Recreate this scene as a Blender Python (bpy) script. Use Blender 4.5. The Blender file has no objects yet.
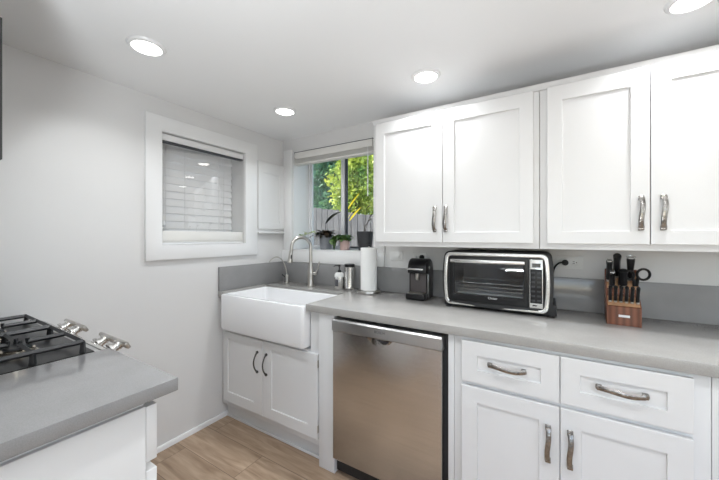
import bpy, bmesh, math, random
from mathutils import Vector, Matrix
random.seed(7)
C = bpy.context.scene
COL = C.collection
PI = math.pi

# ------------------------------------------------------------------ camera
FPX = 314.68
cam_d = bpy.data.cameras.new('camera')
cam = bpy.data.objects.new('camera', cam_d); COL.objects.link(cam)
cam.location = (2.0396, -2.0104, 1.3031)
cam.rotation_euler = (PI / 2, 0, 0.5545)
cam_d.sensor_fit = 'HORIZONTAL'; cam_d.sensor_width = 36.0
cam_d.lens = FPX / 719 * 36.0
cam_d.shift_y = -(240 - 236.5) / 719
cam_d.clip_start = 0.02; cam_d.clip_end = 200
C.camera = cam

# ------------------------------------------------------------------ world, sun, added fill lamps, exposure
w = bpy.data.worlds.new('sky'); C.world = w; w.use_nodes = True
nt = w.node_tree; nt.nodes.clear()
sky = nt.nodes.new('ShaderNodeTexSky'); sky.sky_type = 'NISHITA'
sky.sun_disc = False; sky.sun_elevation = math.radians(48); sky.sun_rotation = math.radians(200)
bgn = nt.nodes.new('ShaderNodeBackground'); bgn.inputs[1].default_value = 0.5
wo = nt.nodes.new('ShaderNodeOutputWorld')
nt.links.new(sky.outputs[0], bgn.inputs[0]); nt.links.new(bgn.outputs[0], wo.inputs[0])

sun_d = bpy.data.lights.new('sun', 'SUN'); sun_d.energy = 8.0; sun_d.angle = 0.01; sun_d.color = (1, .95, .84)
sun = bpy.data.objects.new('sun', sun_d); COL.objects.link(sun)
sun.rotation_euler = Vector((0.55, 0.35, -0.8)).to_track_quat('-Z', 'Y').to_euler()

LAMP_W = 3.3           # watts of each recessed ceiling lamp
REAR_FILL_W = 4.0           # watts of the fill lamp added at a made-up, unseen rear window
rear_fill_d = bpy.data.lights.new('added_rear_fill', 'AREA'); rear_fill_d.shape = 'RECTANGLE'
rear_fill_d.size = 2.3; rear_fill_d.size_y = 1.25; rear_fill_d.energy = REAR_FILL_W; rear_fill_d.color = (.93, .97, 1)
rear_fill = bpy.data.objects.new('added_rear_fill', rear_fill_d); COL.objects.link(rear_fill)
rear_fill.location = (2.9, -4.36, 1.45); rear_fill.rotation_euler = (PI / 2, 0, 0)
# area lamp shines along -Z; turn it to face the kitchen (+y)
rear_fill.rotation_euler = Vector((0, 1, 0)).to_track_quat('-Z', 'Y').to_euler()

side_d = bpy.data.lights.new('added_side_fill', 'AREA'); side_d.shape = 'RECTANGLE'  # fill lamp added at a made-up side window, out of view
side_d.size = 1.5; side_d.size_y = 1.15; side_d.energy = 9; side_d.color = (.95, .98, 1)
side = bpy.data.objects.new('added_side_fill', side_d); COL.objects.link(side)
side.location = (4.61, -2.3, 1.4); side.rotation_euler = Vector((-1, 0, 0)).to_track_quat('-Z', 'Y').to_euler()

# unseen fill lamps added behind the camera to brighten the ceiling
FILL_UP = []
for ux, uy, uw in ((2.85, -2.6, 5.0), (1.70, -2.32, 26.0)):
    up_d = bpy.data.lights.new('added_ceiling_fill', 'AREA'); up_d.shape = 'DISK'; up_d.size = .30; up_d.energy = uw; up_d.color = (.90, .96, 1)
    up = bpy.data.objects.new('added_ceiling_fill', up_d); COL.objects.link(up)
    up.location = (ux, uy, .93); up.rotation_euler = (PI, 0, 0); FILL_UP.append(up)

C.view_settings.view_transform = 'Standard'
C.view_settings.look = 'None'
C.view_settings.gamma = 1.0
C.view_settings.use_curve_mapping = False
C.view_settings.exposure = 0.0

# ------------------------------------------------------------------ materials
def mat(name, col, rough=.5, metal=0., var=.03, scale=6., bump=0., bscale=60., trans=0., spec=.5, stretch=None, coat=0., coord='Object'):
    m = bpy.data.materials.new(name); m.use_nodes = True
    n = m.node_tree.nodes; l = m.node_tree.links
    b = n['Principled BSDF']
    b.inputs['Roughness'].default_value = rough; b.inputs['Metallic'].default_value = metal
    b.inputs['Specular IOR Level'].default_value = spec
    b.inputs['Coat Weight'].default_value = coat
    b.inputs['Transmission Weight'].default_value = trans
    tc = n.new('ShaderNodeTexCoord'); src = tc.outputs[coord]
    if stretch:
        mp = n.new('ShaderNodeMapping'); mp.inputs['Scale'].default_value = stretch
        l.new(src, mp.inputs[0]); src = mp.outputs[0]
    nz = n.new('ShaderNodeTexNoise'); nz.inputs['Scale'].default_value = scale; nz.inputs['Detail'].default_value = 4
    l.new(src, nz.inputs['Vector'])
    rp = n.new('ShaderNodeValToRGB')
    a = [max(0, c * (1 - var)) for c in col]; d = [min(1, c * (1 + var)) for c in col]
    rp.color_ramp.elements[0].position = .3; rp.color_ramp.elements[1].position = .7
    rp.color_ramp.elements[0].color = (*a, 1); rp.color_ramp.elements[1].color = (*d, 1)
    l.new(nz.outputs['Fac'], rp.inputs[0]); l.new(rp.outputs[0], b.inputs['Base Color'])
    if bump:
        nb = n.new('ShaderNodeTexNoise'); nb.inputs['Scale'].default_value = bscale; nb.inputs['Detail'].default_value = 3
        l.new(src, nb.inputs['Vector'])
        bp = n.new('ShaderNodeBump'); bp.inputs['Strength'].default_value = bump; bp.inputs['Distance'].default_value = .002
        l.new(nb.outputs['Fac'], bp.inputs['Height']); l.new(bp.outputs[0], b.inputs['Normal'])
    m['b'] = 1
    return m

M = {}
M['wall'] = mat('wall_paint', (.71, .705, .70), .6, var=.012, scale=2.5, bump=.05, bscale=180)
M['ceil'] = mat('ceiling_paint', (.86, .86, .86), .7, var=.01, scale=2, bump=.05, bscale=150)
M['trim'] = mat('trim_paint', (.80, .80, .80), .35, var=.01)
M['cab'] = mat('cabinet_paint', (.74, .74, .74), .38, var=.012, scale=4)
M['sink'] = mat('fireclay', (.85, .85, .86), .12, var=.008, coat=.3)
M['steel'] = mat('brushed_steel', (.62, .61, .60), .23, 1., var=.05, scale=3, bump=.12, bscale=30, stretch=(1, 1, 40))
M['steel_strip'] = mat('satin_steel_strip', (.50, .50, .50), .36, 1., var=.03)
M['nickel'] = mat('brushed_nickel', (.52, .50, .47), .28, 1., var=.06, scale=30)
M['pull'] = mat('hammered_pewter', (.33, .315, .30), .25, 1., var=.35, scale=70, bump=.6, bscale=110)
M['bronze'] = mat('dark_bronze', (.10, .095, .09), .38, .8, var=.1, scale=40)
M['chrome'] = mat('chrome', (.75, .74, .72), .14, 1., var=.02)
M['black'] = mat('black_plastic', (.010, .010, .011), .3, var=.1, spec=.35)
M['matblack'] = mat('matt_black', (.018, .018, .019), .55, var=.15)
M['iron'] = mat('cast_iron', (.016, .017, .019), .42, var=.2, bump=.15, bscale=200)
M['darkgap'] = mat('dark_void', (.01, .01, .01), .8, var=.1)
M['paper'] = mat('paper_towel', (.86, .86, .85), .9, var=.02, bump=.5, bscale=90)
M['plate'] = mat('outlet_plastic', (.76, .76, .75), .35, var=.01)
M['oven_in'] = mat('oven_lining', (.72, .73, .73), .5, 0., var=.08)
M['silver'] = mat('silver_plastic', (.72, .72, .70), .22, .75, var=.03)
M['label'] = mat('label_print', (.75, .75, .75), .5, var=.05)
M['greylabel'] = mat('grey_print', (.08, .08, .09), .5, var=.05)
M['pot_grey'] = mat('grey_ceramic', (.20, .21, .23), .5, var=.06)
M['pot_pink'] = mat('pink_ceramic', (.62, .44, .41), .5, var=.05)
M['pot_black'] = mat('charcoal_pot', (.035, .036, .04), .5, var=.1)
M['soil'] = mat('soil', (.03, .02, .014), .95, var=.4, scale=60, bump=.6)
M['stone'] = mat('blind_white', (.80, .80, .79), .45, var=.01)
M['blind'] = mat('blind_vinyl', (.78, .78, .78), .4, var=.01)
M['valance'] = mat('blind_cream', (.74, .73, .70), .5, var=.02)
M['vinylframe'] = mat('window_vinyl', (.80, .81, .83), .35, var=.01)
M['gasket_and_shade'] = mat('dark_gasket_and_shade', (.05, .055, .065), .6, var=.1)
M['woodshelf'] = mat('fence_wood', (.12, .112, .115), .85, var=.3, scale=7, bump=.5, bscale=20, stretch=(6, 6, .6))
M['bark'] = mat('bark', (.12, .09, .06), .9, var=.3, scale=20, bump=.5)
M['grass'] = mat('yard_ground', (.16, .15, .08), .95, var=.4, scale=12, bump=.5)
M['amber'] = mat('burner_metal', (.62, .55, .45), .2, 1., var=.15, scale=25)
M['cord'] = mat('black_cord', (.02, .02, .02), .5, var=.1)
M['display'] = mat('lcd_display', (.045, .05, .05), .15, var=.1)
M['espin'] = mat('espresso_recess', (.09, .08, .08), .3, var=.2)

def leafmat(name, c1, c2, rough=.45, transl=.35, scale=3.0, pos=(.35, .65)):
    m = bpy.data.materials.new(name); m.use_nodes = True
    n = m.node_tree.nodes; l = m.node_tree.links; b = n['Principled BSDF']; out = n['Material Output']
    b.inputs['Roughness'].default_value = rough
    tc = n.new('ShaderNodeTexCoord'); nz = n.new('ShaderNodeTexNoise'); nz.inputs['Scale'].default_value = scale; nz.inputs['Detail'].default_value = 5
    l.new(tc.outputs['Object'], nz.inputs['Vector'])
    rp = n.new('ShaderNodeValToRGB'); rp.color_ramp.elements[0].position = pos[0]; rp.color_ramp.elements[1].position = pos[1]
    rp.color_ramp.elements[0].color = (*c1, 1); rp.color_ramp.elements[1].color = (*c2, 1)
    l.new(nz.outputs['Fac'], rp.inputs[0]); l.new(rp.outputs[0], b.inputs['Base Color'])
    t = n.new('ShaderNodeBsdfTranslucent'); l.new(rp.outputs[0], t.inputs[0])
    mx = n.new('ShaderNodeMixShader'); mx.inputs[0].default_value = transl
    l.new(b.outputs[0], mx.inputs[1]); l.new(t.outputs[0], mx.inputs[2]); l.new(mx.outputs[0], out.inputs[0])
    return m
M['leaf_bright'] = leafmat('leaf_bright', (.14, .30, .06), (.68, .72, .14), scale=2.2)
M['leaf_mid'] = leafmat('leaf_mid', (.07, .22, .08), (.48, .58, .12), scale=2.2)
M['leaf_teal'] = leafmat('leaf_teal', (.05, .17, .14), (.22, .42, .20), scale=2.5)
M['leaf_dark'] = leafmat('leaf_dark_purple', (.012, .02, .014), (.07, .035, .02), transl=.1, scale=25)
M['leaf_black'] = leafmat('leaf_near_black', (.010, .016, .014), (.02, .03, .025), transl=.05, scale=15)
M['leaf_house'] = leafmat('leaf_houseplant', (.035, .09, .02), (.12, .22, .05), transl=.2, scale=25)
M['leaf_pale'] = leafmat('leaf_pale', (.30, .38, .16), (.62, .68, .42), transl=.3, scale=30)
M['leaf_yellow'] = leafmat('leaf_yellow', (.65, .50, .02), (.85, .68, .05), transl=.3, scale=5)

def glassmat(name, refl=1.0, tint=(1, 1, 1)):
    m = bpy.data.materials.new(name); m.use_nodes = True
    n = m.node_tree.nodes; l = m.node_tree.links; n.remove(n['Principled BSDF']); out = n['Material Output']
    tr = n.new('ShaderNodeBsdfTransparent'); tr.inputs[0].default_value = (*tint, 1)
    gl = n.new('ShaderNodeBsdfGlossy'); gl.inputs['Roughness'].default_value = .02
    fr = n.new('ShaderNodeFresnel'); fr.inputs['IOR'].default_value = 1.5
    tc = n.new('ShaderNodeTexCoord'); nz = n.new('ShaderNodeTexNoise'); nz.inputs['Scale'].default_value = 1.5
    l.new(tc.outputs['Object'], nz.inputs['Vector'])
    bp = n.new('ShaderNodeBump'); bp.inputs['Strength'].default_value = .02; bp.inputs['Distance'].default_value = .01
    l.new(nz.outputs['Fac'], bp.inputs['Height']); l.new(bp.outputs[0], gl.inputs['Normal'])
    ml = n.new('ShaderNodeMath'); ml.operation = 'MULTIPLY'; ml.inputs[1].default_value = refl
    l.new(fr.outputs[0], ml.inputs[0])
    mx = n.new('ShaderNodeMixShader'); l.new(ml.outputs[0], mx.inputs[0]); l.new(tr.outputs[0], mx.inputs[1]); l.new(gl.outputs[0], mx.inputs[2])
    l.new(mx.outputs[0], out.inputs[0])
    return m
M['glass'] = glassmat('window_glass', .8, (.97, .99, .98))
M['glass2'] = glassmat('sash_glass', 4.0)
M['ovenglass'] = glassmat('oven_glass', 1.3, (.88, .89, .90))

def emis(name, col, s):
    m = bpy.data.materials.new(name); m.use_nodes = True
    b = m.node_tree.nodes['Principled BSDF']; b.inputs['Emission Color'].default_value = (*col, 1); b.inputs['Emission Strength'].default_value = s
    return m
M['lamp'] = emis('lamp_diffuser', (1, .98, .95), 7.0)

def quartz(name, base, rough):
    m = mat(name, base, rough, var=.05, scale=9, spec=.55)
    n = m.node_tree.nodes; l = m.node_tree.links; b = n['Principled BSDF']
    tc = n.new('ShaderNodeTexCoord'); v = n.new('ShaderNodeTexNoise'); v.inputs['Scale'].default_value = 420; v.inputs['Detail'].default_value = 2
    l.new(tc.outputs['Object'], v.inputs['Vector'])
    r = n.new('ShaderNodeValToRGB'); r.color_ramp.elements[0].position = .35; r.color_ramp.elements[0].color = (.88, .88, .88, 1)
    r.color_ramp.elements[1].position = .65; r.color_ramp.elements[1].color = (1, 1, 1, 1)
    l.new(v.outputs['Fac'], r.inputs[0])
    mx = n.new('ShaderNodeMix'); mx.data_type = 'RGBA'; mx.blend_type = 'MULTIPLY'; mx.inputs[0].default_value = 1
    src = b.inputs['Base Color'].links[0].from_socket
    l.new(src, mx.inputs[6]); l.new(r.outputs[0], mx.inputs[7]); l.new(mx.outputs[2], b.inputs['Base Color'])
    return m
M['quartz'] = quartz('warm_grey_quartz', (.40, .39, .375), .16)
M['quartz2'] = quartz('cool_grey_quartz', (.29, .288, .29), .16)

def floormat():
    m = bpy.data.materials.new('oak_planks'); m.use_nodes = True
    n = m.node_tree.nodes; l = m.node_tree.links; b = n['Principled BSDF']; b.inputs['Roughness'].default_value = .42
    tc = n.new('ShaderNodeTexCoord')
    mp = n.new('ShaderNodeMapping'); mp.inputs['Location'].default_value = (-.567, .725 + .2 * 10, 0)
    l.new(tc.outputs['Object'], mp.inputs[0])
    br = n.new('ShaderNodeTexBrick'); br.inputs['Scale'].default_value = 1; br.inputs['Brick Width'].default_value = 1.25
    br.inputs['Row Height'].default_value = .2; br.inputs['Mortar Size'].default_value = .0018; br.inputs['Mortar Smooth'].default_value = .3
    br.offset = .37; br.inputs['Color1'].default_value = (.0, .0, .0, 1); br.inputs['Color2'].default_value = (1, 1, 1, 1); br.inputs['Mortar'].default_value = (.5, .5, .5, 1)
    l.new(mp.outputs[0], br.inputs['Vector'])
    mp2 = n.new('ShaderNodeMapping'); mp2.inputs['Scale'].default_value = (1.3, 12, 1)
    l.new(tc.outputs['Object'], mp2.inputs[0])
    ad = n.new('ShaderNodeVectorMath'); ad.operation = 'ADD'; l.new(mp2.outputs[0], ad.inputs[0])
    sc = n.new('ShaderNodeVectorMath'); sc.operation = 'SCALE'; sc.inputs['Scale'].default_value = 9; l.new(br.outputs['Color'], sc.inputs[0]); l.new(sc.outputs[0], ad.inputs[1])
    nz = n.new('ShaderNodeTexNoise'); nz.inputs['Scale'].default_value = 2.2; nz.inputs['Detail'].default_value = 8; nz.inputs['Distortion'].default_value = 1.2
    l.new(ad.outputs[0], nz.inputs['Vector'])
    r = n.new('ShaderNodeValToRGB'); e = r.color_ramp.elements
    e[0].position = .28; e[0].color = (.26, .175, .115, 1); e[1].position = .72; e[1].color = (.50, .375, .27, 1)
    x = e.new(.5); x.color = (.385, .28, .195, 1)
    l.new(nz.outputs['Fac'], r.inputs[0])
    r2 = n.new('ShaderNodeValToRGB'); r2.color_ramp.elements[0].color = (.82, .8, .78, 1); r2.color_ramp.elements[1].color = (1.08, 1.08, 1.08, 1)
    l.new(br.outputs['Color'], r2.inputs[0])
    mx = n.new('ShaderNodeMix'); mx.data_type = 'RGBA'; mx.blend_type = 'MULTIPLY'; mx.inputs[0].default_value = 1
    l.new(r.outputs[0], mx.inputs[6]); l.new(r2.outputs[0], mx.inputs[7])
    mo = n.new('ShaderNodeMix'); mo.data_type = 'RGBA'; l.new(br.outputs['Fac'], mo.inputs[0]); l.new(mx.outputs[2], mo.inputs[6]); mo.inputs[7].default_value = (.14, .09, .06, 1)
    l.new(mo.outputs[2], b.inputs['Base Color'])
    bp = n.new('ShaderNodeBump'); bp.inputs['Strength'].default_value = .15; bp.inputs['Distance'].default_value = .002
    l.new(nz.outputs['Fac'], bp.inputs['Height']); l.new(bp.outputs[0], b.inputs['Normal'])
    return m
M['floor'] = floormat()

def walnut():
    m = mat('striped_wood', (.14, .046, .022), .35, var=.2, scale=14, stretch=(1, 1, .3))
    n = m.node_tree.nodes; l = m.node_tree.links; b = n['Principled BSDF']
    tc = n.new('ShaderNodeTexCoord'); wv = n.new('ShaderNodeTexWave'); wv.bands_direction = 'X'; wv.inputs['Scale'].default_value = 13; wv.inputs['Distortion'].default_value = .6
    l.new(tc.outputs['Object'], wv.inputs['Vector'])
    r = n.new('ShaderNodeValToRGB'); r.color_ramp.elements[0].color = (.8, .8, .8, 1); r.color_ramp.elements[1].position = .95; r.color_ramp.elements[1].color = (1.5, 1.6, 1.7, 1)
    l.new(wv.outputs['Fac'], r.inputs[0])
    mx = n.new('ShaderNodeMix'); mx.data_type = 'RGBA'; mx.blend_type = 'MULTIPLY'; mx.inputs[0].default_value = 1
    src = b.inputs['Base Color'].links[0].from_socket
    l.new(src, mx.inputs[6]); l.new(r.outputs[0], mx.inputs[7]); l.new(mx.outputs[2], b.inputs['Base Color'])
    return m
M['wood'] = walnut()
M['lightwood'] = mat('slot_wood', (.42, .24, .13), .5, var=.25, scale=30)

# ------------------------------------------------------------------ mesh helpers
class MB:
    def __init__(s): s.bm = bmesh.new()
    def box(s, x0, y0, z0, x1, y1, z1, bev=0., mtx=None, seg=2):
        x0, x1 = sorted((x0, x1)); y0, y1 = sorted((y0, y1)); z0, z1 = sorted((z0, z1))
        bm = s.bm
        v = [bm.verts.new(p) for p in ((x0,y0,z0),(x1,y0,z0),(x1,y1,z0),(x0,y1,z0),(x0,y0,z1),(x1,y0,z1),(x1,y1,z1),(x0,y1,z1))]
        fs = [bm.faces.new([v[i] for i in q]) for q in ((0,3,2,1),(4,5,6,7),(0,1,5,4),(1,2,6,5),(2,3,7,6),(3,0,4,7))]
        if mtx is not None: bmesh.ops.transform(bm, matrix=mtx, verts=v)
        if bev:
            es = list({e for f in fs for e in f.edges})
            bmesh.ops.bevel(bm, geom=es, offset=bev, segments=seg, affect='EDGES', profile=.5)
        return s
    def prism(s, pts, axis, a, b, bev=0., mtx=None):
        """pts: 2D outline, extruded along axis from a to b. axis 'x': pts=(y,z); 'y': (x,z); 'z': (x,y)"""
        def P(p, t):
            return {'x': (t, p[0], p[1]), 'y': (p[0], t, p[1]), 'z': (p[0], p[1], t)}[axis]
        bm = s.bm
        A = [bm.verts.new(P(p, a)) for p in pts]; B = [bm.verts.new(P(p, b)) for p in pts]
        fs = [bm.faces.new(A), bm.faces.new(B[::-1])]
        n = len(pts)
        for i in range(n): fs.append(bm.faces.new((A[i], B[i], B[(i+1) % n], A[(i+1) % n])))
        if mtx is not None: bmesh.ops.transform(bm, matrix=mtx, verts=A+B)
        if bev:
            es = [e for e in {e for f in fs[:2] for e in f.edges}]
            bmesh.ops.bevel(bm, geom=es, offset=bev, segments=2, affect='EDGES', profile=.5)
        return s
    def ring(s, outer, inner, axis, a, b, bev=0.):
        """frame between two outlines with equally many points"""
        def P(p, t):
            return {'x': (t, p[0], p[1]), 'y': (p[0], t, p[1]), 'z': (p[0], p[1], t)}[axis]
        bm = s.bm; n = len(outer)
        Oa = [bm.verts.new(P(p, a)) for p in outer]; Ob = [bm.verts.new(P(p, b)) for p in outer]
        Ia = [bm.verts.new(P(p, a)) for p in inner]; Ib = [bm.verts.new(P(p, b)) for p in inner]
        fs = []
        for i in range(n):
            j = (i+1) % n
            for q in ((Oa[i],Oa[j],Ia[j],Ia[i]), (Ob[i],Ib[i],Ib[j],Ob[j]), (Oa[i],Ob[i],Ob[j],Oa[j]), (Ia[i],Ia[j],Ib[j],Ib[i])):
                fs.append(bm.faces.new(q))
        if bev:
            st = set(Oa+Ob+Ia+Ib)
            loops = []
            for L in (Oa, Ia):
                for i in range(n):
                    e = bm.edges.get((L[i], L[(i+1) % n])); loops.append(e)
            bmesh.ops.bevel(bm, geom=loops, offset=bev, segments=2, affect='EDGES', profile=.5)
        return s
    def tube(s, path, r, n=10, cap=True, flat=None):
        """path: points; r: radius or list; flat=(rx,ry) multipliers for a flattened section, first axis horizontal-ish"""
        bm = s.bm; P = [Vector(p) for p in path]; m = len(P)
        R = r if isinstance(r, (list, tuple)) else [r]*m
        T = [(P[min(i+1, m-1)] - P[max(i-1, 0)]).normalized() for i in range(m)]
        up = Vector((0, 0, 1)) if abs(T[0].z) < .9 else Vector((1, 0, 0))
        if flat and len(flat) == 3: up = Vector(flat[2])
        N = (up - T[0]*up.dot(T[0])).normalized(); rings = []
        for i in range(m):
            if i: N = (N - T[i]*N.dot(T[i])).normalized()
            B = T[i].cross(N)
            fx, fy = (flat[0], flat[1]) if flat else (1, 1)
            rings.append([bm.verts.new(P[i] + N*math.cos(2*PI*k/n)*R[i]*fx + B*math.sin(2*PI*k/n)*R[i]*fy) for k in range(n)])
        for i in range(m-1):
            for k in range(n):
                bm.faces.new((rings[i][k], rings[i][(k+1) % n], rings[i+1][(k+1) % n], rings[i+1][k]))
        if cap:
            bm.faces.new(rings[0][::-1]); bm.faces.new(rings[-1])
        return s
    def lathe(s, prof, n=32, mtx=None, origin=(0, 0, 0)):
        """prof: (radius, z) from bottom to top"""
        bm = s.bm; rings = []; vs = []
        for r, z in prof:
            if r < 1e-6: g = [bm.verts.new((0, 0, z))]
            else: g = [bm.verts.new((r*math.cos(2*PI*k/n), r*math.sin(2*PI*k/n), z)) for k in range(n)]
            rings.append(g); vs += g
        for a, b in zip(rings, rings[1:]):
            for k in range(n):
                k2 = (k+1) % n
                if len(a) == 1 and len(b) == 1: continue
                if len(a) == 1: bm.faces.new((a[0], b[k2], b[k]))
                elif len(b) == 1: bm.faces.new((a[k], a[k2], b[0]))
                else: bm.faces.new((a[k], a[k2], b[k2], b[k]))
        if prof[0] == prof[-1]:
            bmesh.ops.remove_doubles(bm, verts=rings[0]+rings[-1], dist=1e-6); vs = [v for v in vs if v.is_valid]
        else:
            if len(rings[0]) > 1: bm.faces.new(rings[0][::-1])
            if len(rings[-1]) > 1: bm.faces.new(rings[-1])
        if mtx is not None: bmesh.ops.transform(bm, matrix=mtx, verts=vs)
        bmesh.ops.translate(bm, vec=Vector(origin), verts=vs)
        return s
    def build(s, name, m, parent=None, local=False, smooth=True):
        """vertices are in world coordinates unless local; the object's origin is put on its parent"""
        me = bpy.data.meshes.new(name)
        bmesh.ops.recalc_face_normals(s.bm, faces=s.bm.faces)
        if not local:
            off = Vector((0, 0, 0)); p = parent
            while p is not None: off += p.location; p = p.parent
            bmesh.ops.translate(s.bm, vec=-off, verts=s.bm.verts)
        if smooth:
            for f in s.bm.faces: f.smooth = True
            for e in s.bm.edges:
                if len(e.link_faces) == 2 and e.calc_face_angle(0) > .6: e.smooth = False
        s.bm.to_mesh(me); s.bm.free()
        me.materials.append(m if not isinstance(m, str) else M[m])
        o = bpy.data.objects.new(name, me); COL.objects.link(o)
        if parent is not None: o.parent = parent
        return o

def thing(name, label, cat, loc=(0, 0, 0), rz=0, group=None):
    o = bpy.data.objects.new(name, None); COL.objects.link(o); o.empty_display_size = .05
    o.location = loc; o.rotation_euler = (0, 0, rz); o['label'] = label; o['category'] = cat
    if group: o['group'] = group
    return o
def tag(o, label, cat, group=None):
    o['label'] = label; o['category'] = cat
    if group: o['group'] = group
    return o
def struct(name):
    o = bpy.data.objects.new(name, None); COL.objects.link(o); o['kind'] = 'structure'; return o
def st(mb, name, m):
    o = mb.build(name, m); o['kind'] = 'structure'; return o
def box(name, m, parent, *a, bev=0., local=False):
    return MB().box(*a, bev=bev).build(name, m, parent, local)
def dup(root, loc, rz=None, label=None, group=None):
    r = root.copy(); COL.objects.link(r); r.location = loc
    if rz is not None: r.rotation_euler = (0, 0, rz)
    if label: r['label'] = label
    if group: r['group'] = group
    for ch in list(root.children):
        c = ch.copy(); COL.objects.link(c); c.parent = r
        for g in list(ch.children):
            d = g.copy(); COL.objects.link(d); d.parent = c
    return r

# ================================================================== STRUCTURE
CH = 2.143     # ceiling height
CT = .915      # counter height
st(MB().box(-.3, -4.5, -.1, 4.8, .3, 0), 'floor', 'floor')
st(MB().box(-.3, -4.5, CH, 4.8, .3, CH + .15), 'ceiling', 'ceil')
# left wall with a window opening
LY0, LY1, LZ0, LZ1 = -1.017, -.410, 1.250, 1.945
mb = MB()
mb.box(-.2, -4.5, 0, 0, LY0, CH); mb.box(-.2, LY1, 0, 0, .25, CH)
mb.box(-.2, LY0, 0, 0, LY1, LZ0); mb.box(-.2, LY0, LZ1, 0, LY1, CH)
st(mb, 'wall_left', 'wall')
# back wall with the deep garden window
BX0, BX1, BZ0, BZ1 = .118, .925, 1.186, 2.032
mb = MB()
mb.box(0, 0, 0, BX0, .25, CH); mb.box(BX1, 0, 0, 4.8, .25, CH)
mb.box(BX0, 0, 0, BX1, .25, BZ0); mb.box(BX0, 0, BZ1, BX1, .25, CH)
st(mb, 'wall_back', 'wall')
mb = MB(); mb.box(4.6, -4.5, 0, 4.8, -3.1, CH); mb.box(4.6, -1.5, 0, 4.8, 0, CH); mb.box(4.6, -3.1, 0, 4.8, -1.5, .8); mb.box(4.6, -3.1, 2.0, 4.8, -1.5, CH)
st(mb, 'wall_right', 'wall')
mb = MB(); mb.box(0, -2.35, 0, 1.30, -2.2, CH); mb.box(1.15, -4.35, 0, 1.30, -2.35, CH)
st(mb, 'wall_front', 'wall')
mb = MB(); mb.box(1.3, -4.5, 0, 1.72, -4.35, CH); mb.box(4.08, -4.5, 0, 4.6, -4.35, CH)
mb.box(1.72, -4.5, 0, 4.08, -4.35, .8); mb.box(1.72, -4.5, 2.1, 4.08, -4.35, CH)
st(mb, 'wall_rear', 'wall')
mb = MB()
mb.prism([(0, 0), (.014, 0), (.014, .022), (.009, .030), (0, .030)], 'y', -2.2, -.56)
st(mb, 'baseboard_left', 'trim')

# window 1 : blind covered window in the left wall
w1 = struct('window_1')
def pframe(mb, a0, a1, z0, z1, wd, plane, p0, p1, bev=.002):
    """rectangular frame; plane 'x': a is y"""
    O = [(a0, z0), (a1, z0), (a1, z1), (a0, z1)]; I = [(a0+wd, z0+wd), (a1-wd, z0+wd), (a1-wd, z1-wd), (a0+wd, z1-wd)]
    return mb.ring(O, I, plane, p0, p1, bev)
mb = MB(); mb.ring([(-1.109, 1.160), (-.299, 1.160), (-.299, 2.035), (-1.109, 2.035)], [(LY0, LZ0), (LY1, LZ0), (LY1, LZ1), (LY0, LZ1)], 'x', .02, .0005, .003)
mb.build('window_casing', 'trim', w1)
mb = MB(); pframe(mb, LY0, LY1, LZ0, LZ1, .035, 'x', -.165, -.195); mb.build('window_frame', 'vinylframe', w1)
MB().box(-.182, LY0+.03, LZ0+.03, -.178, LY1-.03, LZ1-.03).build('glass_pane', 'glass', w1)
# inner sash pane standing slightly turned in the opening, it mirrors the ceiling lamps
mb = MB(); R = Matrix.Translation((-.066, (LY0+LY1)/2, 0)) @ Matrix.Rotation(-math.radians(11), 4, 'Z')
q_ = [mb.bm.verts.new(R @ Vector(p)) for p in ((0, -.30, 1.335), (0, .30, 1.335), (0, .30, 1.905), (0, -.30, 1.905))]; mb.bm.faces.new(q_); mb.build('sash_glass', 'glass2', w1)
# blind hanging behind it
b1 = thing('window_blind', 'closed white slat blind inside the white framed window on the left wall', 'window blind', (-.14, (LY0+LY1)/2, LZ1))
box('head_rail', 'blind', b1, -.05, LY0+.004, LZ1-.046, -.006, LY1-.004, LZ1-.006, bev=.003)
box('track', 'gasket_and_shade', b1, -.045, LY0+.004, LZ1-.056, -.010, LY1-.004, LZ1-.047)
mb = MB()
for i in range(12):
    z = 1.910 - .050*i
    mb.prism([(-.160, z), (-.158, z+.002), (-.150, z-.020), (-.143, z-.053), (-.1455, z-.055), (-.153, z-.022)], 'y', LY0+.006, LY1-.006)
mb.build('slats', 'blind', b1)
box('bottom_rail', 'blind', b1, -.10, LY0+.004, LZ0+.002, -.012, LY1-.004, LZ0+.012)
mb = MB(); mb.box(-.030, LY0+.004, LZ0+.014, -.012, LY1-.004, 1.338, bev=.002); mb.build('lower_board', 'valance', b1)
mb = MB(); mb.box(-.011, LY0+.004, LZ0+.028, -.008, LY1-.004, LZ0+.034); mb.build('board_groove', 'valance', b1)
mb = MB()
for y in (-.925, -.80, -.545, -.50): mb.tube([(-.125, y, 1.90), (-.125, y, 1.35)], .0018, 6)
mb.build('ladder_cord', 'blind', b1)
mb = MB(); mb.tube([(-.118, -.945, 1.89), (-.118, -.945, 1.41)], .002, 6); mb.lathe([(.003, 1.41), (.010, 1.40), (.013, 1.38), (.004, 1.365), (0, 1.363)], 12, origin=(-.118, -.945, 0)); mb.build('pull_cord', 'trim', b1)

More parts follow.
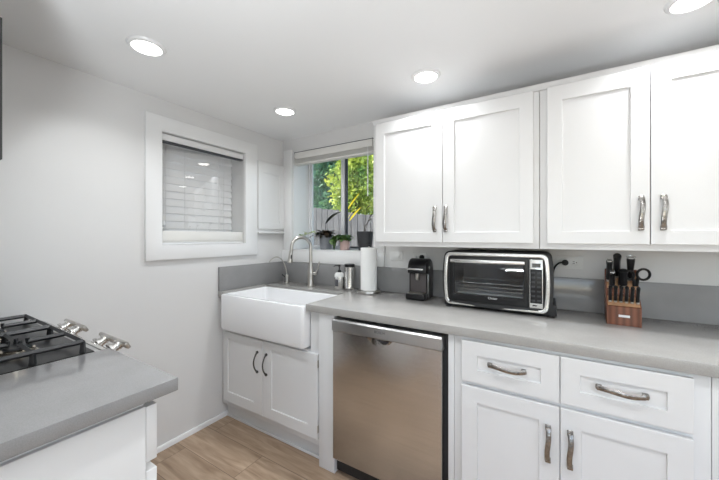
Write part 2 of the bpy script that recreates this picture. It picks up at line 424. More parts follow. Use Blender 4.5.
# window 2 : garden window over the sink
w2 = struct('window_2')
mb = MB()
mb.box(.002, -.02, 1.0865, 1.009, -.0005, BZ0, bev=.002)      # apron
mb.box(BX1, -.02, BZ0, 1.009, -.0005, 2.05, bev=.002)
mb.box(.024, -.02, BZ0, BX0, -.0005, 2.05, bev=.002)
mb.build('window_casing', 'trim', w2)
mb = MB(); mb.box(BX0+.0005, -.022, BZ0+.0005, BX1-.0005, .2, BZ0+.008, bev=.002); mb.build('window_sill', 'trim', w2)
mb = MB(); mb.box(BX0+.0005, 0, BZ0+.009, BX0+.006, .2, BZ1-.0005); mb.box(BX1-.006, 0, BZ0+.009, BX1-.0005, .2, BZ1-.0005); mb.box(BX0+.006, 0, BZ1-.006, BX1-.006, .2, BZ1-.0005)
mb.build('jamb', 'trim', w2)
mb = MB(); pframe(mb, BX0, BX1, BZ0, BZ1, .018, 'y', .2, .25); mb.build('window_frame', 'vinylframe', w2)
mb = MB(); pframe(mb, BX0+.018, .510, BZ0+.018, BZ1-.018, .018, 'y', .212, .226); mb.box(.480, .205, BZ0+.018, .512, .232, BZ1-.018, bev=.002); mb.build('sliding_sash', 'vinylframe', w2)
mb = MB(); pframe(mb, .513, BX1-.018, BZ0+.018, BZ1-.018, .014, 'y', .228, .244); mb.box(.513, .222, BZ0+.018, .526, .246, BZ1-.018); mb.build('fixed_sash', 'gasket_and_shade', w2)
MB().box(BX0+.035, .217, BZ0+.035, .481, .220, BZ1-.035).build('glass_pane', 'glass', w2)
MB().box(.526, .236, BZ0+.032, BX1-.032, .239, BZ1-.032).build('glass_pane', 'glass', w2)
b2 = thing('window_blind', 'raised cream slat blind stacked at the top of the garden window', 'window blind', (.5, .02, BZ1))
box('head_rail', 'valance', b2, .128, .0, 1.985, .915, .04, BZ1-.012, bev=.003)
mb = MB(); mb.box(.150, -.012, 1.962, .912, -.004, 2.018, bev=.002); mb.build('valance', 'valance', b2)
box('head_gap_shade', 'gasket_and_shade', b2, .134, -.004, BZ1-.0115, .912, .030, BZ1-.0065)  # dark strip standing in for the shade in the gap above the rail
mb = MB()
for i in range(9): mb.box(.132, .002, 1.982-.0052*i, .912, .050, 1.979-.0052*i)
mb.build('slats', 'valance', b2)
box('bottom_rail', 'valance', b2, .132, .0, 1.917, .912, .052, 1.934, bev=.003)
mb = MB(); mb.tube([(.875, -.014, 1.965), (.875, -.014, 1.60)], .004, 8); mb.build('wand', 'trim', b2)

# made-up rear window frame, out of view, around the added fill lamp
w3 = struct('added_window_3')
mb = MB(); pframe(mb, 1.72, 4.08, .8, 2.1, .05, 'y', -4.36, -4.42); mb.box(2.88, -4.42, .85, 2.92, -4.37, 2.05); mb.build('window_frame', 'trim', w3)

w4 = struct('added_window_4')  # made-up side window, only a frame for the added fill lamp
mb = MB(); pframe(mb, -3.1, -1.5, .8, 2.0, .05, 'x', 4.64, 4.70); mb.build('window_frame', 'trim', w4)
# crown moulding along the top of the wall cabinets
mb = MB(); mb.prism([(-.3195, 1.984), (-.326, 1.984), (-.334, 1.994), (-.346, 2.003), (-.3195, 2.003)], 'x', 1.096, 3.38)
st(mb, 'trim_1', 'cab')

# ================================================================== CEILING LAMPS
def lamp(x, y, label, grp='recessed ceiling lamps', first=[None]):
    if first[0] is None:
        t = thing('ceiling_lamp', label, 'ceiling light', (x, y, CH), 0, grp)
        mb = MB(); mb.lathe([(.058, -.012), (.070, -.009), (.076, -.0005), (.058, -.0005), (.058, -.012)], 40)
        mb.build('trim_ring', 'trim', t, local=True)
        mb = MB(); mb.lathe([(0, -.007), (.0575, -.007), (.0575, -.003), (0, -.003)], 40); mb.build('diffuser', 'lamp', t, local=True)
        d = bpy.data.lights.new('lamp_light', 'AREA'); d.shape = 'DISK'; d.size = .11; d.energy = LAMP_W; d.color = (.96, .985, 1); d.spread = math.radians(135)
        l = bpy.data.objects.new('lamp_light', d); COL.objects.link(l); l.parent = t; l.location = (0, 0, -.014)
        first[0] = t
        return t
    return dup(first[0], (x, y, CH), label=label)
lamp(.513, -1.325, 'round recessed ceiling lamp nearest the left wall window with the closed blind')
lamp(.513, -.489, 'small looking recessed ceiling lamp above the farmhouse sink, near the room corner')
lamp(1.470, -.432, 'recessed ceiling lamp just in front of the left pair of upper cabinets')
lamp(2.456, -.445, 'recessed ceiling lamp cut by the top right edge, before the right upper cabinets')
for i, (x, y, s) in enumerate(((3.45, -.41, 'far right end of the back counter'), (1.47, -1.33, 'aisle between range and dishwasher'), (2.46, -1.33, 'aisle right of the dishwasher'), (3.45, -1.33, 'right end of the aisle'), (2.0, -3.2, 'adjoining room on its left'), (3.5, -3.2, 'adjoining room on its right'))):
    lamp(x, y, 'unseen added recessed ceiling lamp over the ' + s)  # lamps out of view, added to carry on the rows and light the room

for up in FILL_UP:  # stands and bowls made up to hold the added ceiling fill
    x, y, z = up.location
    t = thing('added_uplighter', 'unseen added white bowl uplighter standing on the floor of the adjoining room ' + ('nearer the added side window' if x > 2 else 'by the hall wall'), 'floor lamp', (x, y, 0))
    MB().lathe([(0, .001), (.14, .001), (.14, .015), (.012, .025), (.012, .86)], 24, origin=(x, y, 0)).build('stand', 'trim', t)
    MB().lathe([(.012, .86), (.10, .87), (.165, .93), (.175, .945), (.170, .945), (.155, .925), (.10, .885), (0, .880)], 32, origin=(x, y, 0)).build('bowl', 'trim', t)
# ================================================================== CABINETS
def shaker(mb, x0, x1, z0, z1, y, th=.02, px0=None, px1=None, pz0=None, pz1=None, st_=.058, rec=.007, mtx=None):
    """front face at y (facing -y), recessed centre panel"""
    px0 = x0+st_ if px0 is None else px0; px1 = x1-st_ if px1 is None else px1
    pz0 = z0+st_ if pz0 is None else pz0; pz1 = z1-st_ if pz1 is None else pz1
    bm = mb.bm; c = .0015
    def q(xa, xb, za, zb, yy): return [bm.verts.new(p) for p in ((xa, yy, za), (xb, yy, za), (xb, yy, zb), (xa, yy, zb))]
    B = q(x0, x1, z0, z1, y+th); E = q(x0, x1, z0, z1, y+c); F = q(x0+c, x1-c, z0+c, z1-c, y)
    G = q(px0, px1, pz0, pz1, y); H = q(px0+.0015, px1-.0015, pz0+.0015, pz1-.0015, y+rec)
    bm.faces.new(B)
    for a, b in ((B, E), (E, F), (F, G), (G, H)):
        for i in range(4): bm.faces.new((a[i], a[(i+1) % 4], b[(i+1) % 4], b[i]))
    bm.faces.new(H)
    if mtx is not None: bmesh.ops.transform(bm, matrix=mtx, verts=B+E+F+G+H)
    return mb

def pull(parent, x, z, y, ln, vertical=True, m='pull', wide=.0085):
    """flat wavy pull with flared ends standing off the door"""
    mb = MB(); n = 13; pts = []; rr = []
    for i in range(n):
        t = i/(n-1); a = (t-.5)*ln
        off = .006 + .020*math.sin(PI*t)**.55
        wv = .0025*math.sin(2*PI*t)
        p = (x+wv*1.0, y-off, z-a) if vertical else (x+a, y-off, z-.004*math.sin(PI*t)+wv)
        pts.append(p); rr.append(wide*(1.0 if 1 < i < n-2 else 1.12))
    fl = (1, .32, (1, 0, 0)) if vertical else (1, .32, (0, 0, 1))
    mb.tube(pts, rr, 12, flat=fl)
    for sgn in (-1, 1):
        a = sgn*(ln/2-.009)
        if vertical: mb.box(x-.009, y-.016, z+a-.008, x+.009, y-.0003, z+a+.008, bev=.002)
        else: mb.box(x+a-.008, y-.016, z-.009, x+a+.008, y-.0003, z+.009, bev=.002)
    return mb.build('handle', m, parent)

# --- upper cabinets
UY = -.34
def upper(label, xa, xb, doors, handles, bounds):
    t = thing('upper_cabinet', label, 'wall cabinet', ((xa+xb)/2, 0, 1.245), 0)
    mb = MB(); mb.box(xa, -.319, 1.245, xb, -.001, 1.982, bev=.0012); mb.build('cabinet_body', 'cab', t)
    for (a, b), hx, bb in zip(doors, handles, bounds):
        d = shaker(MB(), a, b, 1.2715, 1.981, UY, .0205, px0=bb[0], px1=bb[1], pz0=1.325, pz1=1.915).build('door', 'cab', t)
        pull(d, hx, 1.397, UY, .137)
    return t
upper('white shaker wall cabinet with two doors directly above the espresso machine and toaster oven', 1.094, 1.980,
      ((1.118, 1.5275), (1.5305, 1.956)), (1.488, 1.548), ((1.176, 1.471), (1.590, 1.899)))
upper('white shaker wall cabinet with two doors above the knife block, cut by the right edge', 1.982, 2.745,
      ((2.011, 2.3625), (2.3655, 2.716)), (2.335, 2.401), ((2.069, 2.304), (2.424, 2.658)))
upper('white shaker wall cabinet continuing past the knife block side', 2.748, 3.37,
      ((2.756, 3.06), (3.063, 3.362)), (3.03, 3.09), ((2.81, 3.0), (3.12, 3.31)))
# --- small access cabinet on left wall
sc = thing('wall_cabinet', 'small white shallow cabinet with one panelled door, between blind window and room corner', 'wall cabinet', (0, -.15, 1.34))
box('cabinet_body', 'cab', sc, .0005, -.297, 1.338, .014, -.006, 1.911, bev=.001)
Rm = Matrix.Translation((0.030, 0, 0)) @ Matrix.Rotation(PI/2, 4, 'Z')
mb = shaker(MB(), -.296, -.010, 1.366, 1.912, 0, .0155, px0=-.246, px1=-.07, pz0=1.415, pz1=1.825, rec=.006, mtx=Rm); mb.build('door', 'cab', sc)
box('ledge', 'cab', sc, .0005, -.298, 1.328, .034, -.004, 1.344, bev=.002)

# --- sink base cabinet
s1 = thing('sink_cabinet', 'white base cabinet with two panelled doors under the farmhouse sink', 'base cabinet', (.45, -.3, 0))
mb = MB(); mb.box(.002, -.600, .105, .903, -.022, .640, bev=.001); mb.box(.002, -.600, .640, .058, -.022, .872); mb.box(.832, -.600, .640, .903, -.022, .872)
mb.build('cabinet_body', 'cab', s1)
box('toe_kick', 'cab', s1, .002, -.56, .001, .903, -.54, .105)
box('toe_molding', 'cab', s1, .016, -.572, .001, .903, -.561, .018, bev=.003)
for (a, b, hx, p0, p1) in ((.048, .4445, .398, .092, .365), (.4475, .898, .482, .525, .825)):
    d = shaker(MB(), a, b, .148, .632, -.62, .0195, px0=p0, px1=p1, pz0=.215, pz1=.588).build('door', 'cab', s1)
    mb = MB(); pts = [(hx, -.62-(.004+.028*math.sin(PI*i/10)**.8), .424+.128*i/10) for i in range(11)]
    mb.tube(pts, [.0065, .0052] + [.0046]*7 + [.0052, .0065], 10)
    for zz in (.424, .552): mb.lathe([(.009, -.0003), (.009, .003), (.007, .009), (0, .0095)], 16, mtx=Matrix.Rotation(PI/2, 4, 'X'), origin=(hx, -.6203, zz))
    mb.build('handle', 'bronze', d)
for hz in (.56, .19): box('hinge', 'nickel', s1, .900, -.624, hz, .9025, -.6005, hz+.04)
# --- white end post between the sink cabinet and dishwasher
tag(MB().box(.9045, -.615, .001, 1.014, -.024, .8725, bev=.002).build('filler_panel', 'cab'), 'white vertical post from floor to counter, left of the dishwasher', 'cabinet panel')

# --- dishwasher
dw = thing('dishwasher', 'stainless steel built-in dishwasher under the counter', 'dishwasher', (1.32, -.3, 0))
box('tub', 'matblack', dw, 1.020, -.600, .02, 1.636, -.03, .862)
mb = MB()
mb.prism([(-.602, .100), (-.634, .100), (-.640, .108), (-.640, .795), (-.602, .795)], 'x', 1.022, 1.617, bev=.001); mb.build('door_panel', 'steel', dw)
mb = MB(); N = 20
mb.prism([(-.602, .797), (-.645, .797), (-.650, .803), (-.650, .852), (-.643, .860), (-.602, .860)], 'x', 1.021, 1.619, bev=.0015)
cs = mb.build('control_strip', 'steel_strip', dw)
# smile shaped pocket handle
mb = MB(); bm = mb.bm; n = 16; top = []; low = []
for i in range(n+1):
    t = i/n; x = 1.233 + .149*t
    top.append(bm.verts.new((x, -.6505, .8005))); low.append(bm.verts.new((x, -.6415-.010*math.sin(PI*t), .800-.036*math.sin(PI*t)**.7)))
for i in range(n): bm.faces.new((top[i], top[i+1], low[i+1], low[i]))
bmesh.ops.solidify(bm, geom=bm.faces[:], thickness=.002)
mb.build('handle', 'chrome', dw)
mb = MB(); mb.prism([(1.300 + .072*i/12, .7955) for i in range(13)] + [(1.372 - .072*i/12, .7955-.016*math.sin(PI*i/12)) for i in range(1, 12)], 'y', -.6545, -.6535); mb.build('handle_recess', 'matblack', dw)
box('toe_kick', 'matblack', dw, 1.020, -.575, .002, 1.636, -.555, .098)

def text(s, size, name, m, parent, loc, rot, ext=.0004, ax='CENTER', sx=1.):
    cu = bpy.data.curves.new(name, 'FONT'); cu.body = s; cu.size = size; cu.extrude = ext; cu.align_x = ax; cu.align_y = 'CENTER'
    t = bpy.data.objects.new('t', cu); COL.objects.link(t)
    dg = bpy.context.evaluated_depsgraph_get()
    me = bpy.data.meshes.new_from_object(t.evaluated_get(dg)); bpy.data.objects.remove(t)
    me.transform(Matrix.Translation(loc) @ Matrix.Rotation(rot[2], 4, 'Z') @ Matrix.Rotation(rot[0], 4, 'X') @ Matrix.Scale(sx, 4, (1, 0, 0)))
    me.materials.clear(); me.materials.append(M[m]); me.name = name
    o = bpy.data.objects.new(name, me); COL.objects.link(o); o.parent = parent
    return o
text('BOSCH', .018, 'lettering', 'greylabel', dw, (1.312-1.32, -.6503+.3, .832), (PI/2, 0, 0))

# --- right base cabinet with two drawers and two doors
tag(MB().box(1.638, -.612, .001, 1.664, -.024, .8725, bev=.0015).build('filler_panel', 'cab'), 'narrow white upright strip right of the dishwasher', 'cabinet panel')
def base(label, xa, xb, cols, hs, pz=None):
    t = thing('base_cabinet', label, 'base cabinet', ((xa+xb)/2, -.3, 0))
    box('cabinet_body', 'cab', t, xa, -.610, .105, xb, -.024, .8725, bev=.001)
    box('toe_kick', 'cab', t, xa, -.555, .001, xb, -.535, .105)
    for i, (a, b, dp, pp, hx) in enumerate(cols):
        d = shaker(MB(), a, b, .686, .859, -.63, .0195, px0=dp[0], px1=dp[1], pz0=.742, pz1=.803).build('drawer', 'cab', t)
        pull(d, hs[i], .778, -.63, .139, vertical=False)
        d = shaker(MB(), a, b, .125, .668, -.63, .0195, px0=pp[0], px1=pp[1], pz0=.185, pz1=.605).build('door', 'cab', t)
        pull(d, hx, .528, -.63, .139)
    return t
base('white base cabinet with two drawers over two doors, below the knife block', 1.6655, 2.452,
     ((1.700, 2.0555, (1.764, 1.996), (1.764, 1.990), 2.019), (2.0585, 2.410, (2.118, 2.349), (2.121, 2.349), 2.088)), (1.877, 2.233))
base('white base cabinet with two drawers right of the one below the knife block', 2.454, 3.20,
     ((2.496, 2.830, (2.56, 2.77), (2.56, 2.77), 2.79), (2.834, 3.16, (2.89, 3.1), (2.89, 3.1), 2.87)), (2.66, 3.0))

# ================================================================== COUNTERTOP, BACKSPLASH
mb = MB(); mb.prism([(.0015, -.0015), (3.22, -.0015), (3.22, -.635), (.824, -.635), (.824, -.245), (.060, -.245), (.060, -.635), (.0015, -.635)], 'z', .875, CT, bev=.0025)
tag(mb.build('countertop', 'quartz'), 'long warm grey quartz worktop running from the sink past the knife block', 'countertop')
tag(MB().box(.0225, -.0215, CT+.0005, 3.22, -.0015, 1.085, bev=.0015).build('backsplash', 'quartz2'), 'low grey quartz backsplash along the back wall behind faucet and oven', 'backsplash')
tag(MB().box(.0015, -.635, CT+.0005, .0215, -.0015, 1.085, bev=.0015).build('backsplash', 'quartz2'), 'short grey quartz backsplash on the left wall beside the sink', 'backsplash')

# ================================================================== SINK
mb = MB()
def rr(x0, x1, y0, y1, r, n=6):
    p = []
    for cx_, cy_, a0 in ((x1-r, y1-r, 0), (x0+r, y1-r, 90), (x0+r, y0+r, 180), (x1-r, y0+r, 270)):
        for i in range(n+1):
            a = math.radians(a0 + 90*i/n); p.append((cx_+r*math.cos(a), cy_+r*math.sin(a)))
    return p
SX0, SX1, SY0, SY1, SZ0, SZ1 = .062, .822, -.660, -.248, .655, .903
bm = mb.bm
def loop(pts, z): return [bm.verts.new((x, y, z)) for x, y in pts]
def off(d, rad): return rr(SX0+d, SX1-d, SY0+d, SY1-d, rad)
L = [loop(off(.02, .015), SZ0), loop(off(.005, .02), SZ0+.004), loop(off(0, .02), SZ0+.016), loop(off(0, .02), SZ1-.008), loop(off(.003, .02), SZ1-.002), loop(off(.008, .02), SZ1),
     loop(off(.024, .03), SZ1), loop(off(.029, .03), SZ1-.003), loop(off(.031, .03), SZ1-.010), loop(off(.036, .03), SZ0+.06), loop(off(.05, .04), SZ0+.035), loop(off(.09, .05), SZ0+.028)]
bm.faces.new(L[0][::-1])
for a, b in zip(L, L[1:]):
    for i in range(len(a)): bm.faces.new((a[i], a[(i+1) % len(a)], b[(i+1) % len(a)], b[i]))
bm.faces.new(L[-1])
sk = thing('farmhouse_sink', 'white apron-front farmhouse sink set into the counter below the window', 'sink', (.44, -.45, SZ0))
mb.build('basin', 'sink', sk)
MB().lathe([(.040, 0), (.042, .003), (.02, .003), (.0, .001)], 24, origin=(.44, -.42, SZ0+.0285)).build('drain', 'nickel', sk)
box('maker_mark', 'plate', sk, .745, -.6608, .680, .785, -.6601, .686)

# ================================================================== FAUCETS
fa = thing('faucet', 'tall brushed nickel gooseneck pull-down faucet behind the sink', 'faucet', (.425, -.125, CT+.0005))
bx, by = .425, -.125
mb = MB(); mb.lathe([(.030, 0), (.030, .006), (.026, .010), (.0235, .014), (.0235, .075), (.026, .095), (.025, .12), (.017, .150), (.013, .19)], 28, origin=(bx, by, CT+.0005)); mb.build('base', 'nickel', fa)
dx, dy = -.45, -.893
pts = [(bx, by, CT+z) for z in (.17, .20, .24, .28, .305)]
r = .0775
for i in range(1, 17):
    a = PI*i/16; h = r - r*math.cos(a); pts.append((bx+dx*h, by+dy*h, CT+.305+r*math.sin(a)))
tip = pts[-1]
pts.append((tip[0]+dx*.002, tip[1]+dy*.002, tip[2]-.02))
MB().tube(pts, .0132, 16).build('spout', 'nickel', fa)
mb = MB(); h0 = Vector(pts[-1]); hd = Vector((dx*.12, dy*.12, -1)).normalized()
mb.tube([h0, h0+hd*.012, h0+hd*.05, h0+hd*.085, h0+hd*.095], [.0125, .0145, .0165, .0205, .0195], 20); mb.build('spray_head', 'nickel', fa)
mb = MB(); sd = Vector((.893, -.45, 0)).normalized(); c0 = h0+hd*.05+sd*.0165
mb.tube([c0-hd*.016, c0, c0+hd*.016], [.004, .006, .004], 10); mb.build('spray_button', 'black', fa)
mb = MB(); q0 = Vector((bx+.015, by, CT+.100))
mb.tube([q0, q0+Vector((.030, .004, 0)), q0+Vector((.036, .005, .003))], [.014, .014, .010], 14)
mb.tube([q0+Vector((.030, .004, .003)), q0+Vector((.052, .008, .045)), q0+Vector((.062, .010, .095))], [.0055, .005, .004], 10); mb.build('lever', 'nickel', fa)

ff = thing('filter_faucet', 'small slim curved drinking water tap in the corner left of the main faucet', 'faucet', (.145, -.100, CT+.0005))
bx, by = .145, -.100
MB().lathe([(.019, 0), (.019, .005), (.0135, .008), (.0135, .062), (.010, .068), (.006, .075)], 24, origin=(bx, by, CT+.0005)).build('base', 'nickel', ff)
pts = [(bx, by, CT+.07), (bx-.004, by-.004, CT+.11), (bx-.010, by-.014, CT+.155), (bx-.016, by-.030, CT+.188), (bx-.024, by-.055, CT+.212), (bx-.033, by-.08, CT+.222), (bx-.043, by-.105, CT+.216), (bx-.052, by-.125, CT+.200), (bx-.058, by-.137, CT+.180)]
def smooth_path(p, k=2):
    p = [Vector(a) for a in p]
    for _ in range(k):
        q = [p[0]]
        for a, b in zip(p, p[1:]): q += [a*.75+b*.25, a*.25+b*.75]
        q.append(p[-1]); p = q
    return p
MB().tube(smooth_path(pts), .0048, 12).build('spout', 'nickel', ff)
mb = MB(); mb.tube([(bx-.012, by-.004, CT+.052), (bx-.03, by-.008, CT+.060), (bx-.042, by-.01, CT+.070)], [.006, .004, .005], 10); mb.build('lever', 'black', ff)

# ================================================================== SOAP, CANISTER, PAPER TOWEL
so = thing('soap_dispenser', 'pump soap bottle with black pump and silver sides, right of the faucet', 'soap dispenser', (.670, -.085, CT+.0005))
MB().lathe([(.0, 0), (.034, 0), (.036, .004), (.036, .085)], 28, origin=so.location).build('bottle', 'chrome', so)
MB().lathe([(.0362, .0855), (.0355, .104), (.028, .116), (.014, .120), (.0, .120)], 28, origin=so.location).build('shoulder', 'plate', so)
box('label_panel', 'greylabel', so, .657, -.1225, .935, .683, -.1195, .985)
mb = MB(); X, Y_, Z_ = so.location
mb.lathe([(.013, .120), (.013, .136), (.005, .138), (.005, .162), (.010, .163), (.010, .176), (0, .177)], 18, origin=(X, Y_, Z_))
mb.tube([(X, Y_, Z_+.170), (X-.025, Y_-.016, Z_+.171), (X-.037, Y_-.023, Z_+.162)], [.006, .005, .004], 10)
mb.build('pump', 'black', so)
cn = thing('steel_canister', 'round stainless steel canister with dark lid, between soap bottle and paper towels', 'canister', (.748, -.065, CT+.0005))
MB().lathe([(0, .002), (.036, .002), (.038, .006), (.0375, .012), (.035, .055), (.0345, .105), (.037, .150), (.037, .162)], 28, origin=cn.location).build('body', 'chrome', cn)
MB().lathe([(.0375, .1625), (.039, .164), (.039, .180), (.036, .184), (0, .184)], 28, origin=cn.location).build('lid', 'black', cn)
MB().lathe([(0, 0), (.037, 0), (.037, .0018), (0, .0018)], 28, origin=cn.location).build('foot_ring', 'black', cn)

ph = thing('towel_holder', 'round-based steel paper towel holder standing on the counter before the window', 'paper towel holder', (.940, -.112, CT+.0005))
MB().lathe([(0, 0), (.083, 0), (.085, .004), (.083, .013), (.076, .016), (0, .0165)], 40, origin=ph.location).build('base', 'nickel', ph)
MB().lathe([(.006, .0165), (.006, .318)], 16, origin=ph.location).build('rod', 'nickel', ph)
MB().lathe([(.006, .3185), (.014, .3187), (.016, .325), (.014, .331), (0, .333)], 20, origin=ph.location).build('knob', 'black', ph)
t = thing('paper_towel_roll', 'white paper towel roll upright on its holder right of the faucet', 'paper towel', (.940, -.112, CT+.0175))
mb = MB(); mb.lathe([(.020, 0), (.055, 0), (.057, .002), (.057, .290), (.055, .292), (.020, .292), (.020, 0)], 48, origin=t.location)
mb.build('paper', 'paper', t)

# ================================================================== PLANTS ON THE SILL
SZ = BZ0 + .0085
def leaf(mb, base, d, ln, wd, droop=.3, n=6, fold=.15):
    """curved blade starting at base heading d"""
    bm = mb.bm; p = Vector(base); d = Vector(d).normalized(); rows = []
    for i in range(n+1):
        t = i/n; side = d.cross(Vector((0, 0, 1)))
        side = side.normalized() if side.length > 1e-4 else Vector((1, 0, 0))
        up = side.cross(d).normalized(); wv = wd*.5*math.sin(PI*min(.985, t*.93+.05))**.8
        rows.append((bm.verts.new(p-side*wv+up*wv*fold), bm.verts.new(p), bm.verts.new(p+side*wv+up*wv*fold)))
        p = p + d*(ln/n); d = (d + Vector((0, 0, -droop/n))).normalized()
    for a, b in zip(rows, rows[1:]):
        bm.faces.new((a[0], a[1], b[1], b[0])); bm.faces.new((a[1], a[2], b[2], b[1]))
def pot(t, x, y, rb, rt, h, m):
    MB().lathe([(0, 0), (rb, 0), (rb+.001, .002), (rt, h-.002), (rt, h), (rt-.005, h), (rt-.007, h-.014), (0, h-.014)], 36, origin=(x, y, SZ)).build('pot', m, t)
    MB().lathe([(0, h-.0135), (rt-.008, h-.0135), (rt-.010, h-.008), (0, h-.005)], 20, origin=(x, y, SZ)).build('soil', 'soil', t)
px, py = .398, .098
t = thing('potted_plant', 'grey pot with dark brown foliage and one long dark leaf on the window sill', 'potted plant', (px, py, SZ))
pot(t, px, py, .044, .056, .118, 'pot_grey')
rnd = random.Random(3)
mb = MB(); top = SZ+.112
for i in range(60):
    a = rnd.uniform(0, 2*PI); e = rnd.uniform(.1, .9)
    leaf(mb, (px+.02*math.cos(a), py+.02*math.sin(a), top), (math.cos(a), math.sin(a)*.8, e*1.7), rnd.uniform(.055, .10), rnd.uniform(.022, .036), rnd.uniform(.7, 1.8))
for i in range(14):
    a = rnd.uniform(-1.2, 1.2)
    leaf(mb, (px+.03*math.sin(a), py-.03*math.cos(a), top+rnd.uniform(.0, .03)), (math.sin(a)*1.2, -math.cos(a)*.5, .7), rnd.uniform(.05, .075), rnd.uniform(.026, .04), 2.6)
mb.build('foliage', 'leaf_dark', t)
mb = MB()
leaf(mb, (px-.01, py-.02, top), (-1, -.35, .35), .15, .034, 1.2)
leaf(mb, (px-.02, py-.02, top), (-.9, -.7, .55), .13, .030, 1.8)
leaf(mb, (px, py-.03, top), (-.7, -.8, .2), .10, .030, 1.9)
leaf(mb, (px+.02, py-.01, top), (.9, -.3, .35), .12, .032, 1.2)
pts = [(px-.01, py, top), (px-.004, py+.004, top+.06), (px+.0, py+.0, top+.105)]
mb.tube(pts, .0028, 6)
leaf(mb, pts[-1], (.75, -.08, .72), .205, .046, .75, n=10)
mb.build('long_leaves', 'leaf_black', t)
mb = MB()
stem_pts = smooth_path([(px-.035, py-.01, top), (px-.10, py-.02, top+.035), (px-.17, py-.03, top+.02), (px-.24, py-.04, top+.0)])
mb.tube(stem_pts, .0018, 6)
for i in range(22):
    p = stem_pts[int(len(stem_pts)*(.30+.68*i/22))]; a = rnd.uniform(0, 2*PI)
    leaf(mb, p, (math.cos(a), math.sin(a)*.7, rnd.uniform(-.2, .8)), rnd.uniform(.038, .062), rnd.uniform(.018, .028), .8, n=4)
mb.build('pale_leaves', 'leaf_pale', t)

px, py = .603, .085
t = thing('potted_plant', 'small pink pot with round green leaves trailing to the left on the sill', 'potted plant', (px, py, SZ))
pot(t, px, py, .036, .046, .090, 'pot_pink')
mb = MB(); top = SZ+.082
for i in range(50):
    a = rnd.uniform(0, 2*PI); e = rnd.uniform(.2, 1.1)
    leaf(mb, (px+.02*math.cos(a), py+.02*math.sin(a), top), (math.cos(a), math.sin(a)*.7, e*1.6), rnd.uniform(.045, .075), rnd.uniform(.030, .044), rnd.uniform(.8, 2.0))
for i in range(22):
    a = rnd.uniform(-1.4, 1.2)
    leaf(mb, (px-.012+.03*math.sin(a), py-.03*math.cos(a), top+rnd.uniform(.0, .03)), (math.sin(a)*1.1, -math.cos(a)*.5, .7), rnd.uniform(.045, .065), rnd.uniform(.036, .05), 2.6)
mb.build('foliage', 'leaf_house', t)
mb = MB()
for k in range(5):
    leaf(mb, (px-.028-.010*k*.5, py-.045, top+.028-.010*k), (-.75, -.2, .2-.35*k), .075, .056, 2.2)
for k in range(6):
    leaf(mb, (px-.055-.004*k, py-.045-.003*k, top+.012-.004*k), (-.35+.12*k, -.6, .25), .060, .050, 3.2)
mb.build('trailing_leaves', 'leaf_house', t)

px, py = .778, .108
t = thing('potted_plant', 'black pot with a few thin stems at the right end of the window sill', 'potted plant', (px, py, SZ))
pot(t, px, py, .050, .066, .148, 'pot_black')
mb = MB(); top = SZ+.140
for (a, b, c) in (((.03, 0, .07), (.055, -.02, .12), .07), ((-.01, .01, .10), (.02, .0, .19), .06), ((.0, -.02, .06), (.05, -.03, .085), .06)):
    pts = smooth_path([(px, py, top), (px+a[0]*.5, py+a[1]*.5, top+a[2]*.7), (px+b[0], py+b[1], top+b[2])])
    mb.tube(pts, .0022, 6); leaf(mb, pts[-1], (.6, -.2, .5), c, .016, 1.0)
mb.build('stems', 'leaf_dark', t)

# ================================================================== OUTLETS, PLUGS, CORDS
def outlet(label, x0, x1, z0, z1, kind):
    t = thing('wall_outlet', label, 'outlet', ((x0+x1)/2, 0, (z0+z1)/2))
    box('cover_plate', 'plate', t, x0, -.0065, z0, x1, -.0005, z1, bev=.0015)
    zc = (z0+z1)/2
    if kind == 'switch':
        box('rocker', 'plate', t, x0+.024, -.0105, zc-.015, x1-.024, -.0066, zc+.015, bev=.001)
    else:
        cs = ((x0+x1)/2-.020, (x0+x1)/2+.020)
        for c in cs:
            s = MB().box(c-.016, -.0085, zc-.014, c+.016, -.0066, zc+.014, bev=.003).build('socket', 'plate', t)
            mb = MB(); mb.box(c-.007, -.0090, zc+.003, c+.003, -.0086, zc+.0055); mb.box(c-.007, -.0090, zc-.0055, c+.003, -.0086, zc-.003)
            mb.lathe([(0, 0), (.0025, 0), (.0025, .0004), (0, .0004)], 10, mtx=Matrix.Rotation(PI/2, 4, 'X'), origin=(c+.010, -.0087, zc))
            mb.build('slots', 'matblack', s)
    return t
outlet('white horizontal switch plate on the wall between window casing and espresso machine', 1.049, 1.149, 1.135, 1.197, 'switch')
outlet('white outlet plate on the wall directly above the espresso machine, with a plug in it', 1.222, 1.321, 1.135, 1.197, 'socket')
outlet('white outlet plate on the wall right of the toaster oven, with one free socket', 2.049, 2.167, 1.132, 1.200, 'socket')
cd = thing('power_cord', 'black plug and cord of the espresso machine in the outlet above it', 'power cord', (1.293, -.0095, 1.166))
MB().lathe([(.013, 0), (.015, .004), (.015, .020), (.009, .030), (0, .031)], 20, mtx=Matrix.Rotation(PI/2, 4, 'X'), origin=(1.293, -.0095, 1.166)).build('plug', 'cord', cd)
MB().tube(smooth_path([(1.293, -.040, 1.164), (1.293, -.055, 1.152), (1.296, -.050, 1.13), (1.298, -.032, 1.09), (1.30, -.028, .95)]), .0035, 8).build('cable', 'cord', cd)
cd = thing('power_cord', 'black plug and cord of the toaster oven in the outlet on its right', 'power cord', (2.088, -.0095, 1.165))
MB().lathe([(.013, 0), (.015, .004), (.015, .022), (.008, .032), (0, .033)], 20, mtx=Matrix.Rotation(PI/2, 4, 'X'), origin=(2.088, -.0095, 1.165)).build('plug', 'cord', cd)
MB().tube(smooth_path([(2.086, -.040, 1.166), (2.070, -.050, 1.168), (2.052, -.046, 1.158), (2.036, -.034, 1.13), (2.030, -.030, 1.08), (2.030, -.028, .93)]), .0045, 8).build('cable', 'cord', cd)

